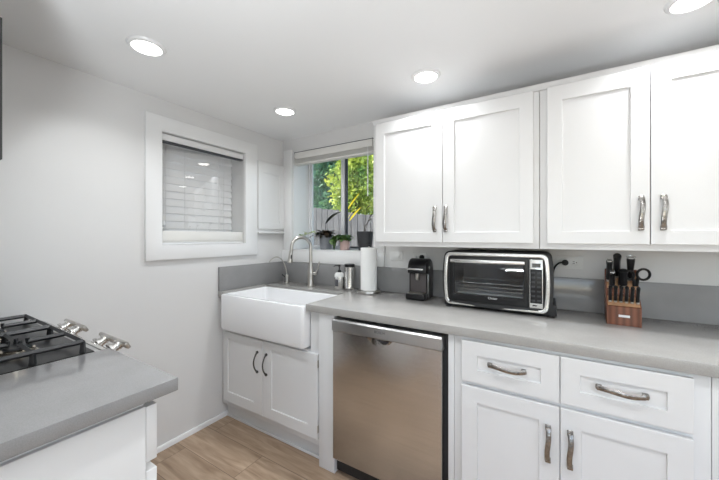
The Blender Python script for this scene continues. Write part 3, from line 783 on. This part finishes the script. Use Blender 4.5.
# ================================================================== ESPRESSO MACHINE (local, front faces -y)
em = thing('espresso_machine', 'compact black capsule espresso machine left of the toaster oven', 'coffee machine', (1.3165, -.118, CT+.0005), math.radians(2))
def arc_profile():
    p = [(-.058, .165), (-.060, .185), (-.055, .208), (-.040, .229), (-.018, .243), (.010, .249), (.045, .243), (.072, .224), (.083, .195), (.084, .165)]
    return p
# side profile (y,z)
mb = MB(); mb.prism([(-.030, 0.002), (.082, .002), (.084, .165)] + [(.083, .195), (.072, .224), (.045, .243), (.010, .249), (-.018, .243), (-.040, .229), (-.056, .205), (-.060, .185), (-.058, .160), (-.020, .155)], 'x', -.060, .060, bev=.004)
mb.build('body', 'black', em, local=True)
mb = MB(); mb.box(-.060, -.100, .002, .060, -.032, .040, bev=.008, seg=3); mb.build('drip_tray', 'black', em, local=True)
mb = MB()
for i in range(7): mb.box(-.048, -.094+.009*i, .0405, .048, -.090+.009*i, .0425)
mb.build('tray_grid', 'nickel', em, local=True)
mb = MB(); mb.box(-.050, -.0315, .042, .050, -.0285, .153); mb.build('recess', 'espin', em, local=True)
mb = MB(); mb.lathe([(.008, .118), (.012, .124), (.013, .155), (.013, .158)], 16, origin=(0, -.045, 0)); mb.build('coffee_outlet', 'nickel', em, local=True)
mb = MB(); mb.box(-.066, -.075, .181, .044, -.058, .192, bev=.004); mb.tube([(-.045, -.062, .186), (-.04, -.03, .21)], .005, 8); mb.build('lever', 'silver', em, local=True)
mb = MB(); mb.box(.0605, -.030, .004, .0625, -.022, .155, bev=.0006); mb.build('edge_strip', 'silver', em, local=True)
mb = MB(); mb.lathe([(.007, 0), (.009, .003), (.007, .006), (0, .007)], 14, mtx=Matrix.Rotation(PI/2, 4, 'Y'), origin=(.0602, -.012, .196)); mb.build('side_button', 'silver', em, local=True)
for sx in (-.04, .04):
    for yy in (-.02, .07): MB().lathe([(.007, 0), (.007, .002)], 12, origin=(sx*1.1, yy, 0)).build('foot', 'matblack', em, local=True)

# ================================================================== TOASTER OVEN (local, front faces -y)
OX, OW = 1.770, .250
ov = thing('toaster_oven', 'black and silver countertop toaster oven with digital keypad on its right', 'toaster oven', (OX, -.265, CT+.0005), 0)
def outline(hw, z0, z1, r, bow, n=5, m=7):
    p = []; zc = (z0+z1)/2; hh = (z1-z0)/2
    def bx_(z): return hw + bow*(1-((z-zc)/hh)**2)
    for i in range(m):                       # right side going up
        z = z0+r+(z1-z0-2*r)*i/(m-1); p.append((bx_(z), z))
    for i in range(1, n+1):
        a = PI/2*i/n; p.append((bx_(z1-r)-r+r*math.cos(a)-.0, z1-r+r*math.sin(a)))
    for i in range(n+1):
        a = PI/2+PI/2*i/n; p.append((-bx_(z1-r)+r+r*math.cos(a), z1-r+r*math.sin(a)))
    for i in range(1, m):
        z = z1-r-(z1-z0-2*r)*i/(m-1); p.append((-bx_(z), z))
    for i in range(1, n+1):
        a = PI+PI/2*i/n; p.append((-bx_(z0+r)+r+r*math.cos(a), z0+r+r*math.sin(a)))
    for i in range(n):
        a = 1.5*PI+PI/2*i/n; p.append((bx_(z0+r)-r+r*math.cos(a), z0+r+r*math.sin(a)))
    return p
F0, F1 = .018, .302
mb = MB(); mb.ring(outline(.243, F0, F1, .030, .010), outline(.226, F0+.017, F1-.018, .020, .009), 'y', -.012, .012, .004); mb.build('front_frame', 'silver', ov, local=True)
mb = MB(); mb.ring(outline(.254, F0-.004, F1+.006, .034, .014), outline(.205, F0+.045, F1-.03, .02, .006), 'y', .0125, .236, .004); mb.build('shell', 'matblack', ov, local=True)
MB().prism(outline(.247, F0-.003, F1+.005, .034, .012), 'y', .2365, .240).build('back_panel', 'matblack', ov, local=True)
# cavity lining
CX0, CX1, CZ0, CZ1 = -.200, .148, .062, .262
mb = MB(); bm = mb.bm
q = [bm.verts.new(p) for p in ((CX0, .002, CZ0), (CX1, .002, CZ0), (CX1, .002, CZ1), (CX0, .002, CZ1), (CX0, .215, CZ0), (CX1, .215, CZ0), (CX1, .215, CZ1), (CX0, .215, CZ1))]
for f in ((4,5,6,7), (0,1,5,4), (1,2,6,5), (2,3,7,6), (3,0,4,7)): bm.faces.new([q[i] for i in f])
bmesh.ops.solidify(bm, geom=bm.faces[:], thickness=.0015)
mb.build('oven_lining', 'oven_in', ov, local=True)
# black face with window hole, door, and panel zone
def rect4(x0, x1, z0, z1): return [(x0, z0), (x1, z0), (x1, z1), (x0, z1)]
mb = MB(); mb.ring(rect4(-.222, .162, .038, .282), rect4(-.196, .140, .078, .262), 'y', -.010, .0015, .002)
dr = mb.build('door', 'black', ov, local=True)
mb = MB(); mb.box(-.1955, -.004, .0785, .1395, -.001, .2615); mb.build('window_glass', 'ovenglass', dr, local=True)
mb = MB(); mb.box(-.214, -.030, .248, .148, -.018, .266, bev=.004); mb.box(-.206, -.018, .251, -.196, -.0102, .263); mb.box(.130, -.018, .251, .140, -.0102, .263)
mb.build('handle', 'silver', dr, local=True)
text('Oster', .014, 'lettering', 'greylabel', dr, (-.180, -.0304, .2575), (PI/2, 0, 0), sx=1.2)
text('Oster', .016, 'emblem', 'label', dr, (.0, -.0106, .069), (PI/2, 0, 0), sx=1.2)
mb = MB(); mb.box(.163, -.008, .036, .226, .0015, .284); mb.build('panel_surround', 'black', ov, local=True)
mb = MB(); mb.box(.1665, -.014, .042, .2235, -.0085, .276, bev=.003)
pn = mb.build('control_panel', 'silver', ov, local=True)
MB().box(.178, -.0150, .238, .214, -.0142, .258).build('display', 'display', pn, local=True)
mb = MB(); mb.box(.170, -.0150, .066, .220, -.0142, .230, bev=.0003); mb.build('keypad', 'black', pn, local=True)
mb = MB()
for r_ in range(7):
    for c_ in range(2):
        mb.box(.1745+.0245*c_, -.0162, .074+.0222*r_, .1905+.0245*c_, -.0151, .083+.0222*r_, bev=.0004)
mb.build('buttons', 'pot_black', pn, local=True)
mb = MB(); mb.box(.180, -.0150, .052, .198, -.0142, .057); mb.build('start_mark', 'matblack', pn, local=True)
# crumb tray lip
mb = MB(); mb.prism([(-.222, .040), (.205, .040), (.205, .030), (.06, .028), (.045, .020), (-.085, .020), (-.10, .028), (-.222, .030)], 'y', -.016, .010, bev=.002); mb.build('crumb_tray', 'matblack', ov, local=True)
# rack
mb = MB()
for yy in (.012, .205): mb.tube([(CX0+.004, yy, .140), (CX1-.004, yy, .140)], .0022, 8)
for i in range(19):
    x = CX0+.012+i*.0178; mb.tube([(x, .012, .1415), (x, .205, .1415)], .0014, 6)
mb.build('rack', 'silver', ov, local=True)
mb = MB(); mb.box(CX0+.012, .02, .078, CX1-.012, .20, .084, bev=.001); mb.build('baking_tray', 'oven_in', ov, local=True)
mb = MB()
for z in (.10, .118): mb.tube([(CX0+.01, .03, z), (CX1-.01, .03, z)], .003, 8)
mb.build('heating_rods', 'nickel', ov, local=True)
for x in (-.235, .255):
    for yy in (.02, .20): MB().lathe([(.016, 0), (.018, .004), (.018, .0075)], 14, origin=(x, yy, 0)).build('foot', 'matblack', ov, local=True)
MB().prism([(-.258, .008), (.280, .008), (.274, .060), (.262, .0615), (-.250, .0615)], 'y', .014, .230, bev=.004).build('base', 'matblack', ov, local=True)
mb = MB(); mb.box(-.272, .12, .10, -.262, .20, .24, bev=.003); mb.build('side_vent', 'matblack', ov, local=True)

# ================================================================== KNIFE BLOCK + KNIVES (local)
KL = Vector((2.2965, -.243, CT+.0005)); KR = math.radians(-3)
kb = thing('knife_block', 'slanted reddish brown striped wooden knife block on the right part of the counter', 'knife block', KL, KR)
W = .0585
mb = MB(); mb.prism([(0, 0), (0, .080), (.050, .118), (.062, .150), (.112, .212), (.138, .234), (.158, .225), (.150, 0)], 'x', -W, W, bev=.0015)
kbody = mb.build('block', 'wood', kb, local=True)
mb = MB()
for i in range(1): mb.box(0, 0, 0, .001, .001, .001)
mb.bm.free(); mb.bm = bmesh.new()
mb.prism([(.004, .0835), (.0485, .1175), (.0475, .1187), (.003, .0847)], 'x', -W+.004, W-.004); mb.prism([(.0635, .1520), (.1105, .2105), (.1095, .2115), (.0625, .1530)], 'x', -W+.004, W-.004)
mb.build('slot_face', 'lightwood', kb, local=True)
MB().box(-.018, -.0016, .036, .020, -.0002, .046, bev=.0004).build('name_plate', 'label', kb, local=True)
KM = Matrix.Translation(KL) @ Matrix.Rotation(KR, 4, 'Z')
def inblock(x, y, z): return KM @ Vector((x, y, z))
ax = Vector((0, -.36, .933)).normalized()
# steak knives
mb = MB()
def knife_handle(mb, ln, rw, rd, bend=0.):
    a = [(0, 0, 0), (0, 0, ln*.12), (0, bend*.3, ln*.5), (0, bend*.8, ln*.85), (0, bend, ln)]
    mb.tube(smooth_path(a, 1), [rw*.85]*2+[rw*.95]*3+[rw*.9]*2+[rw*1.05]*2+[rw*.8], 10, flat=(rd/rw, 1, (0, 1, 0)))
base_rot = Matrix.Rotation(KR, 4, 'Z') @ Matrix.Rotation(math.atan2(.36, .933), 4, 'X')
def put(o, x, y, z, rotz=0):
    o.location = inblock(x, y, z); o.rotation_euler = (base_rot @ Matrix.Rotation(rotz, 4, 'Z')).to_euler()
def make_knife(name, label, cat, x, y, z, ln, rw, rd, blade, grp=None, bend=0., rivets=True, butt=False):
    t = thing(name, label, cat, (0, 0, 0), 0, grp)
    mb = MB(); knife_handle(mb, ln, rw, rd, bend); mb.build('handle', 'black', t, local=True)
    mb = MB(); mb.box(-rw*.75, -rd*1.0, -.002, rw*.75, rd*1.0, .006, bev=.001); mb.build('bolster', 'nickel', t, local=True)
    mb = MB(); mb.box(-.0009, -rd*.8, -blade, .0009, rd*.8, -.0022); mb.build('blade', 'nickel', t, local=True)
    if rivets:
        mb = MB()
        for k in (.3, .55): mb.lathe([(0, 0), (.0022, 0), (.0022, .0005), (0, .0005)], 8, mtx=Matrix.Rotation(PI/2, 4, 'Y'), origin=(rw*.93, bend*k*.5, ln*k))
        mb.build('rivet', 'nickel', t, local=True)
    if butt:
        mb = MB(); mb.box(-rw*.7, -rd*.9, ln-.001, rw*.7, rd*.9, ln+.003, bev=.0008); mb.build('butt_cap', 'silver', t, local=True)
    put(t, x, y, z)
    return t
order = ('first from the left', 'second from the left', 'third from the left', 'third from the right', 'second from the right', 'last on the right')
for i in range(6):
    make_knife('steak_knife', 'black handled steak knife in the front row of the knife block, %s' % order[i], 'knife',
               -W+.0125+i*.0187, .022, .101, .074, .0070, .0105, .05, grp='steak knives in the front row of the block')
make_knife('kitchen_knife', 'straight black kitchen knife handle at the back left of the block, silver end cap', 'knife', -.046, .088, .186, .098, .0120, .016, .12, butt=True)
make_knife('kitchen_knife', 'tall curved black bread knife handle leaning up behind the others', 'knife', -.018, .104, .205, .112, .0145, .018, .13, bend=-.012, rivets=False)
make_knife('kitchen_knife', 'short black kitchen knife handle low on the left of the block', 'knife', -.036, .070, .163, .070, .012, .016, .10, butt=True)
make_knife('kitchen_knife', 'thick black kitchen knife handle in the middle of the block', 'knife', .002, .072, .166, .078, .018, .018, .10)
t = thing('sharpening_steel', 'round black sharpening steel handle with a silver ring end, tallest in the block', 'sharpening steel')
MB().lathe([(.011, 0), (.010, .01), (.012, .05), (.015, .085), (.015, .1)], 20).build('handle', 'black', t, local=True)
MB().lathe([(.0155, .1), (.0165, .102), (.0165, .106), (.013, .108), (.011, .104), (.0, .103)], 24).build('end_ring', 'silver', t, local=True)
MB().lathe([(.004, -.13), (.004, -.0005)], 12).build('rod', 'nickel', t, local=True)
put(t, .030, .098, .199)
t = thing('kitchen_shears', 'black kitchen shears with round handle loops at the right of the block', 'scissors')
mb = MB()
def loop_tube(cx_, cz_, rx, rz, r):
    n = 20; P = [(cx_+rx*math.cos(2*PI*i/n), 0, cz_+rz*math.sin(2*PI*i/n)) for i in range(n+1)]
    mb.tube(P, r, 8, cap=False)
loop_tube(.024, .058, .021, .026, .0052)
mb.tube([(.004, 0, -.0), (.006, 0, .03), (.008, 0, .045)], [.007, .007, .006], 8)
mb.build('handle_loop', 'black', t, local=True)
mb = MB(); loop_tube(-.022, .050, .015, .022, .0052); mb.tube([(-.004, 0, -.0), (-.006, 0, .025), (-.011, 0, .038)], [.007, .007, .006], 8)
mb.build('handle_loop', 'black', t, local=True)
mb = MB(); mb.box(-.008, -.0015, -.09, .008, .0015, -.0005); mb.build('blades', 'nickel', t, local=True)
put(t, .046, .074, .168)

# ================================================================== OPPOSITE RUN: PENINSULA CABINET, COUNTER, RANGE
mb = MB(); mb.prism([(.720, -1.536), (1.157, -1.536), (1.157, -2.198), (.720, -2.198)], 'z', .879, CT, bev=.0025)
tag(mb.build('countertop', 'quartz2'), 'grey quartz counter end section right of the gas range, in the foreground', 'countertop')
pc = thing('base_cabinet', 'white base cabinet end panel under the foreground counter beside the range', 'base cabinet', (.93, -1.9, 0))
box('cabinet_body', 'cab', pc, .722, -2.198, .105, 1.110, -1.604, .8785)
box('end_panel', 'cab', pc, 1.1105, -2.198, .001, 1.130, -1.6045, .858, bev=.001)
box('filler_strip', 'cab', pc, 1.1105, -2.198, .8585, 1.1195, -1.6045, .8785)
mb = MB(); mb.box(.726, -1.6035, .709, 1.130, -1.577, .856, bev=.0015); d = mb.build('drawer', 'cab', pc)
mb = MB(); mb.box(.726, -1.6035, .12, 1.130, -1.577, .685, bev=.0015); d2 = mb.build('door', 'cab', pc)
box('toe_kick', 'cab', pc, .722, -1.68, .001, 1.110, -1.66, .105)

rg = thing('gas_range', 'stainless gas range with black cast iron grates beside the foreground counter', 'stove', (.36, -1.85, 0))
box('body', 'steel_strip', rg, .006, -2.19, .03, .714, -1.565, .880)
mb = MB(); mb.box(.004, -2.19, .881, .716, -1.553, .908, bev=.003); mb.build('cooktop', 'steel_strip', rg)
mb = MB(); mb.box(.030, -2.12, .9085, .700, -1.572, .9115, bev=.001); mb.build('burner_pan', 'black', rg)
mb = MB(); mb.prism([(-1.5525, .820), (-1.5525, .910), (-1.545, .912), (-1.532, .906), (-1.516, .890), (-1.508, .868), (-1.508, .850), (-1.520, .820)], 'x', .004, .716, bev=.001); mb.build('front_panel', 'chrome', rg)
mb = MB(); mb.box(.006, -1.5645, .18, .714, -1.535, .80, bev=.003); od = mb.build('oven_door', 'steel', rg); box('door_glass', 'black', od, .07, -1.5345, .26, .65, -1.532, .70)
mb = MB(); mb.tube([(.06, -1.50, .76), (.66, -1.50, .76)], .011, 12); mb.tube([(.08, -1.5345, .76), (.08, -1.50, .76)], .008, 8); mb.tube([(.64, -1.5345, .76), (.64, -1.50, .76)], .008, 8); mb.build('handle', 'nickel', od)
kd = Vector((0, .88, .47)).normalized()
for x in (.165, .283, .553, .671):
    k0 = Vector((x, -1.5155, .891))
    mb = MB(); mb.tube([k0, k0+kd*.008, k0+kd*.0085, k0+kd*.022, k0+kd*.0225, k0+kd*.030], [.026, .025, .017, .016, .019, .018], 24); kn = mb.build('knob', 'chrome', rg)
    q = Matrix.Translation(k0+kd*.036) @ Matrix.Rotation(math.atan2(.47, .88), 4, 'X')
    MB().box(-.056, -.0055, -.013, .056, .0075, .013, bev=.003, mtx=q).build('grip', 'nickel', kn)
def grate(x0, x1, y0, y1, burners):
    mb = MB(); z0, z1 = .912, .955; h = .0065
    def bar(a, b, z=z1-.006, w_=.0072, hh=.008):
        a = Vector((*a, z)); b = Vector((*b, z)); mb.tube([a, b], w_, 4, flat=(hh/w_, 1.0, (0, 0, 1)))
    bar((x0, y0), (x0, y1)); bar((x1, y0), (x1, y1)); bar((x0, y0), (x1, y0)); bar((x0, y1), (x1, y1))
    ys = sorted({y0, y1, (y0+y1)/2} | {b[1] for b in burners})
    for yy in ys:
        for xx in (x0, x1): mb.tube([(xx, yy, .9125), (xx, yy, z1-.006)], [.0095, .0065], 4)
    bar((x0, (y0+y1)/2), (x1, (y0+y1)/2))
    for bx_, by_ in burners:
        for sx, sy in ((1, 0), (-1, 0), (0, 1), (0, -1)):
            ex = x1 if sx > 0 else x0 if sx < 0 else bx_
            ey = by_ if sx else (y1 if by_ > (y0+y1)/2 and sy > 0 else y0 if by_ < (y0+y1)/2 and sy < 0 else (y0+y1)/2)
            bar((ex, ey), (bx_+sx*.022, by_+sy*.022)); mb.tube([(bx_+sx*.024, by_+sy*.024, z1-.012), (bx_+sx*.022, by_+sy*.022, z1+.006)], .0055, 4)
    return mb.build('grate', 'iron', rg)
def burner(bx_, by_, r_):
    mb = MB(); mb.lathe([(r_*1.25, 0), (r_*1.2, .006), (r_, .008), (r_, .018), (r_*.9, .020), (0, .020)], 28, origin=(bx_, by_, .9118)); b = mb.build('burner', 'amber', rg)
    MB().lathe([(r_*.82, 0), (r_*.85, .003), (r_*.8, .008), (0, .009)], 28, origin=(bx_, by_, .9323)).build('burner_cap', 'iron', b)
grate(.036, .352, -2.11, -1.600, [(.194, -1.72), (.194, -1.99)])
grate(.364, .690, -2.11, -1.600, [(.527, -1.72), (.527, -1.99)])
for x, y, r_ in ((.194, -1.72, .034), (.194, -1.99, .024), (.527, -1.72, .042), (.527, -1.99, .030)): burner(x, y, r_)

hd = thing('range_hood', 'dark framed hood over the gas range, its edge at the left picture border', 'range hood', (.39, -2.0, 1.5))
box('housing', 'steel_strip', hd, .004, -2.198, 1.50, .784, -1.803, 1.90, bev=.003)
box('front_panel', 'matblack', hd, .010, -1.8025, 1.51, .780, -1.797, 1.89, bev=.001)

# ================================================================== GARDEN OUTSIDE
gr = st(MB().box(-14, .3, .80, 6, 16, .95), 'ground_outside', 'grass')
def leafquad(bm, p, r, rnd):
    n = Vector((rnd.gauss(0, 1), rnd.gauss(0, 1), rnd.gauss(0, 1)+.4)).normalized()
    u = n.orthogonal().normalized(); u = (Matrix.Rotation(rnd.uniform(0, 2*PI), 3, n) @ u); v = n.cross(u)
    a, b = r, r*.42
    vs = [bm.verts.new(p-u*a), bm.verts.new(p-u*.1*a+v*b+n*b*.25), bm.verts.new(p+u*a), bm.verts.new(p-u*.1*a-v*b+n*b*.25)]
    bm.faces.new((vs[0], vs[1], vs[2])); bm.faces.new((vs[0], vs[2], vs[3]))
def shrub(x, y, label, m, cx_, cz_, rx, rz, n, leafr, seed, grp='trees behind the garden fence'):
    rnd = random.Random(seed)
    t = thing('garden_tree', label, 'tree', (x, y, .95), 0, grp)
    mb = MB(); mb.tube(smooth_path([(x, y, .95), (x+.05, y, 1.6), (x-.03, y+.05, cz_)]), .06, 8)
    for k in range(9):
        a = rnd.uniform(0, 2*PI); e = rnd.uniform(.2, 1)
        mb.tube(smooth_path([(x, y, cz_-rz*.5), (x+math.cos(a)*rx*.4, y+math.sin(a)*rx*.3, cz_-.1*rz+e*rz*.2), (x+math.cos(a)*rx*.75, y+math.sin(a)*rx*.6, cz_+e*rz*.6)]), .02, 6)
    mb.build('trunk', 'bark', t)
    mb = MB(); bm = mb.bm
    clumps = []
    for k in range(60):
        a = rnd.uniform(0, 2*PI); e = math.asin(rnd.uniform(-1, 1)); q = rnd.uniform(.45, 1.)
        clumps.append(Vector((x+rx*q*math.cos(a)*math.cos(e), y+rx*.7*q*math.sin(a)*math.cos(e), cz_+rz*q*math.sin(e))))
    for i in range(n):
        c = clumps[i % 60]; p = c + Vector((rnd.gauss(0, .17*rx), rnd.gauss(0, .15*rx), rnd.gauss(0, .13*rz)))
        if p.z < .97 or p.y < 3.3: continue
        leafquad(bm, p, leafr*rnd.uniform(.6, 1.3), rnd)
    mb.build('foliage', m, t, smooth=False)
shrub(-4.0, 5.8, 'teal green leafy tree behind the fence, at the left window edge', 'leaf_teal', 0, 2.75, .72, 1.6, 6000, .085, 11)
shrub(-2.45, 4.9, 'bright yellow-green tree behind the fence in the left window half', 'leaf_bright', 0, 2.55, .62, 1.25, 5500, .075, 12)
shrub(-.9, 4.8, 'light green sunlit tree behind the fence in the right window half', 'leaf_mid', 0, 2.6, .62, 1.5, 5500, .075, 13)
shrub(-7.0, 10.5, 'dense dark green tree farther off behind the other trees', 'leaf_teal', 0, 3.2, 1.9, 2.9, 7000, .16, 14)
shrub(-2.2, 8.6, 'tall sunlit green tree farther off behind the light green one', 'leaf_bright', 0, 3.6, 1.8, 3.0, 7000, .14, 15)

fe = thing('wooden_fence', 'weathered grey vertical board fence across the yard outside the garden window', 'fence', (-1.5, 3.1, .95))
mb = MB(); x = -4.6; k = 0
rnd = random.Random(5)
while x < 1.2:
    wd = .135; zt = max(1.40, min(2.2, 1.70 - .15*(x+.9))) + rnd.uniform(-.012, .012)
    mb.box(x, 3.06+rnd.uniform(0, .008), .952, x+wd, 3.082, zt, bev=.002, seg=1); x += wd+.009
mb.build('boards', 'woodshelf', fe)
mb = MB(); mb.box(-4.6, 3.084, 1.15, 1.2, 3.12, 1.23); mb.prism([(-4.6, 1.95), (1.2, 1.20), (1.2, 1.28), (-4.6, 2.03)], 'y', 3.084, 3.12); mb.build('rail', 'woodshelf', fe)
for x in (-3.9, -1.9, .1): box('fence_post', 'woodshelf', fe, x, 3.121, .951, x+.09, 3.21, 1.70)

yp = thing('strap_leaf_plant', 'plant with long yellow strap leaves in the yard outside the right window half', 'plant', (-.10, 1.15, .95))
mb = MB(); mb.tube(smooth_path([(-.10, 1.15, .95), (-.11, 1.15, 1.3), (-.10, 1.15, 1.55)]), .010, 8)
mb.build('stem', 'bark', yp)
mb = MB()
leaf(mb, (-.07, 1.12, 1.62), (.55, -.1, .62), .27, .030, .25, n=8); leaf(mb, (-.04, 1.12, 1.49), (.62, -.1, .60), .24, .042, .2, n=8)
leaf(mb, (-.10, 1.15, 1.50), (.35, .3, .8), .22, .030, .5, n=8)
mb.build('yellow_leaves', 'leaf_yellow', yp)
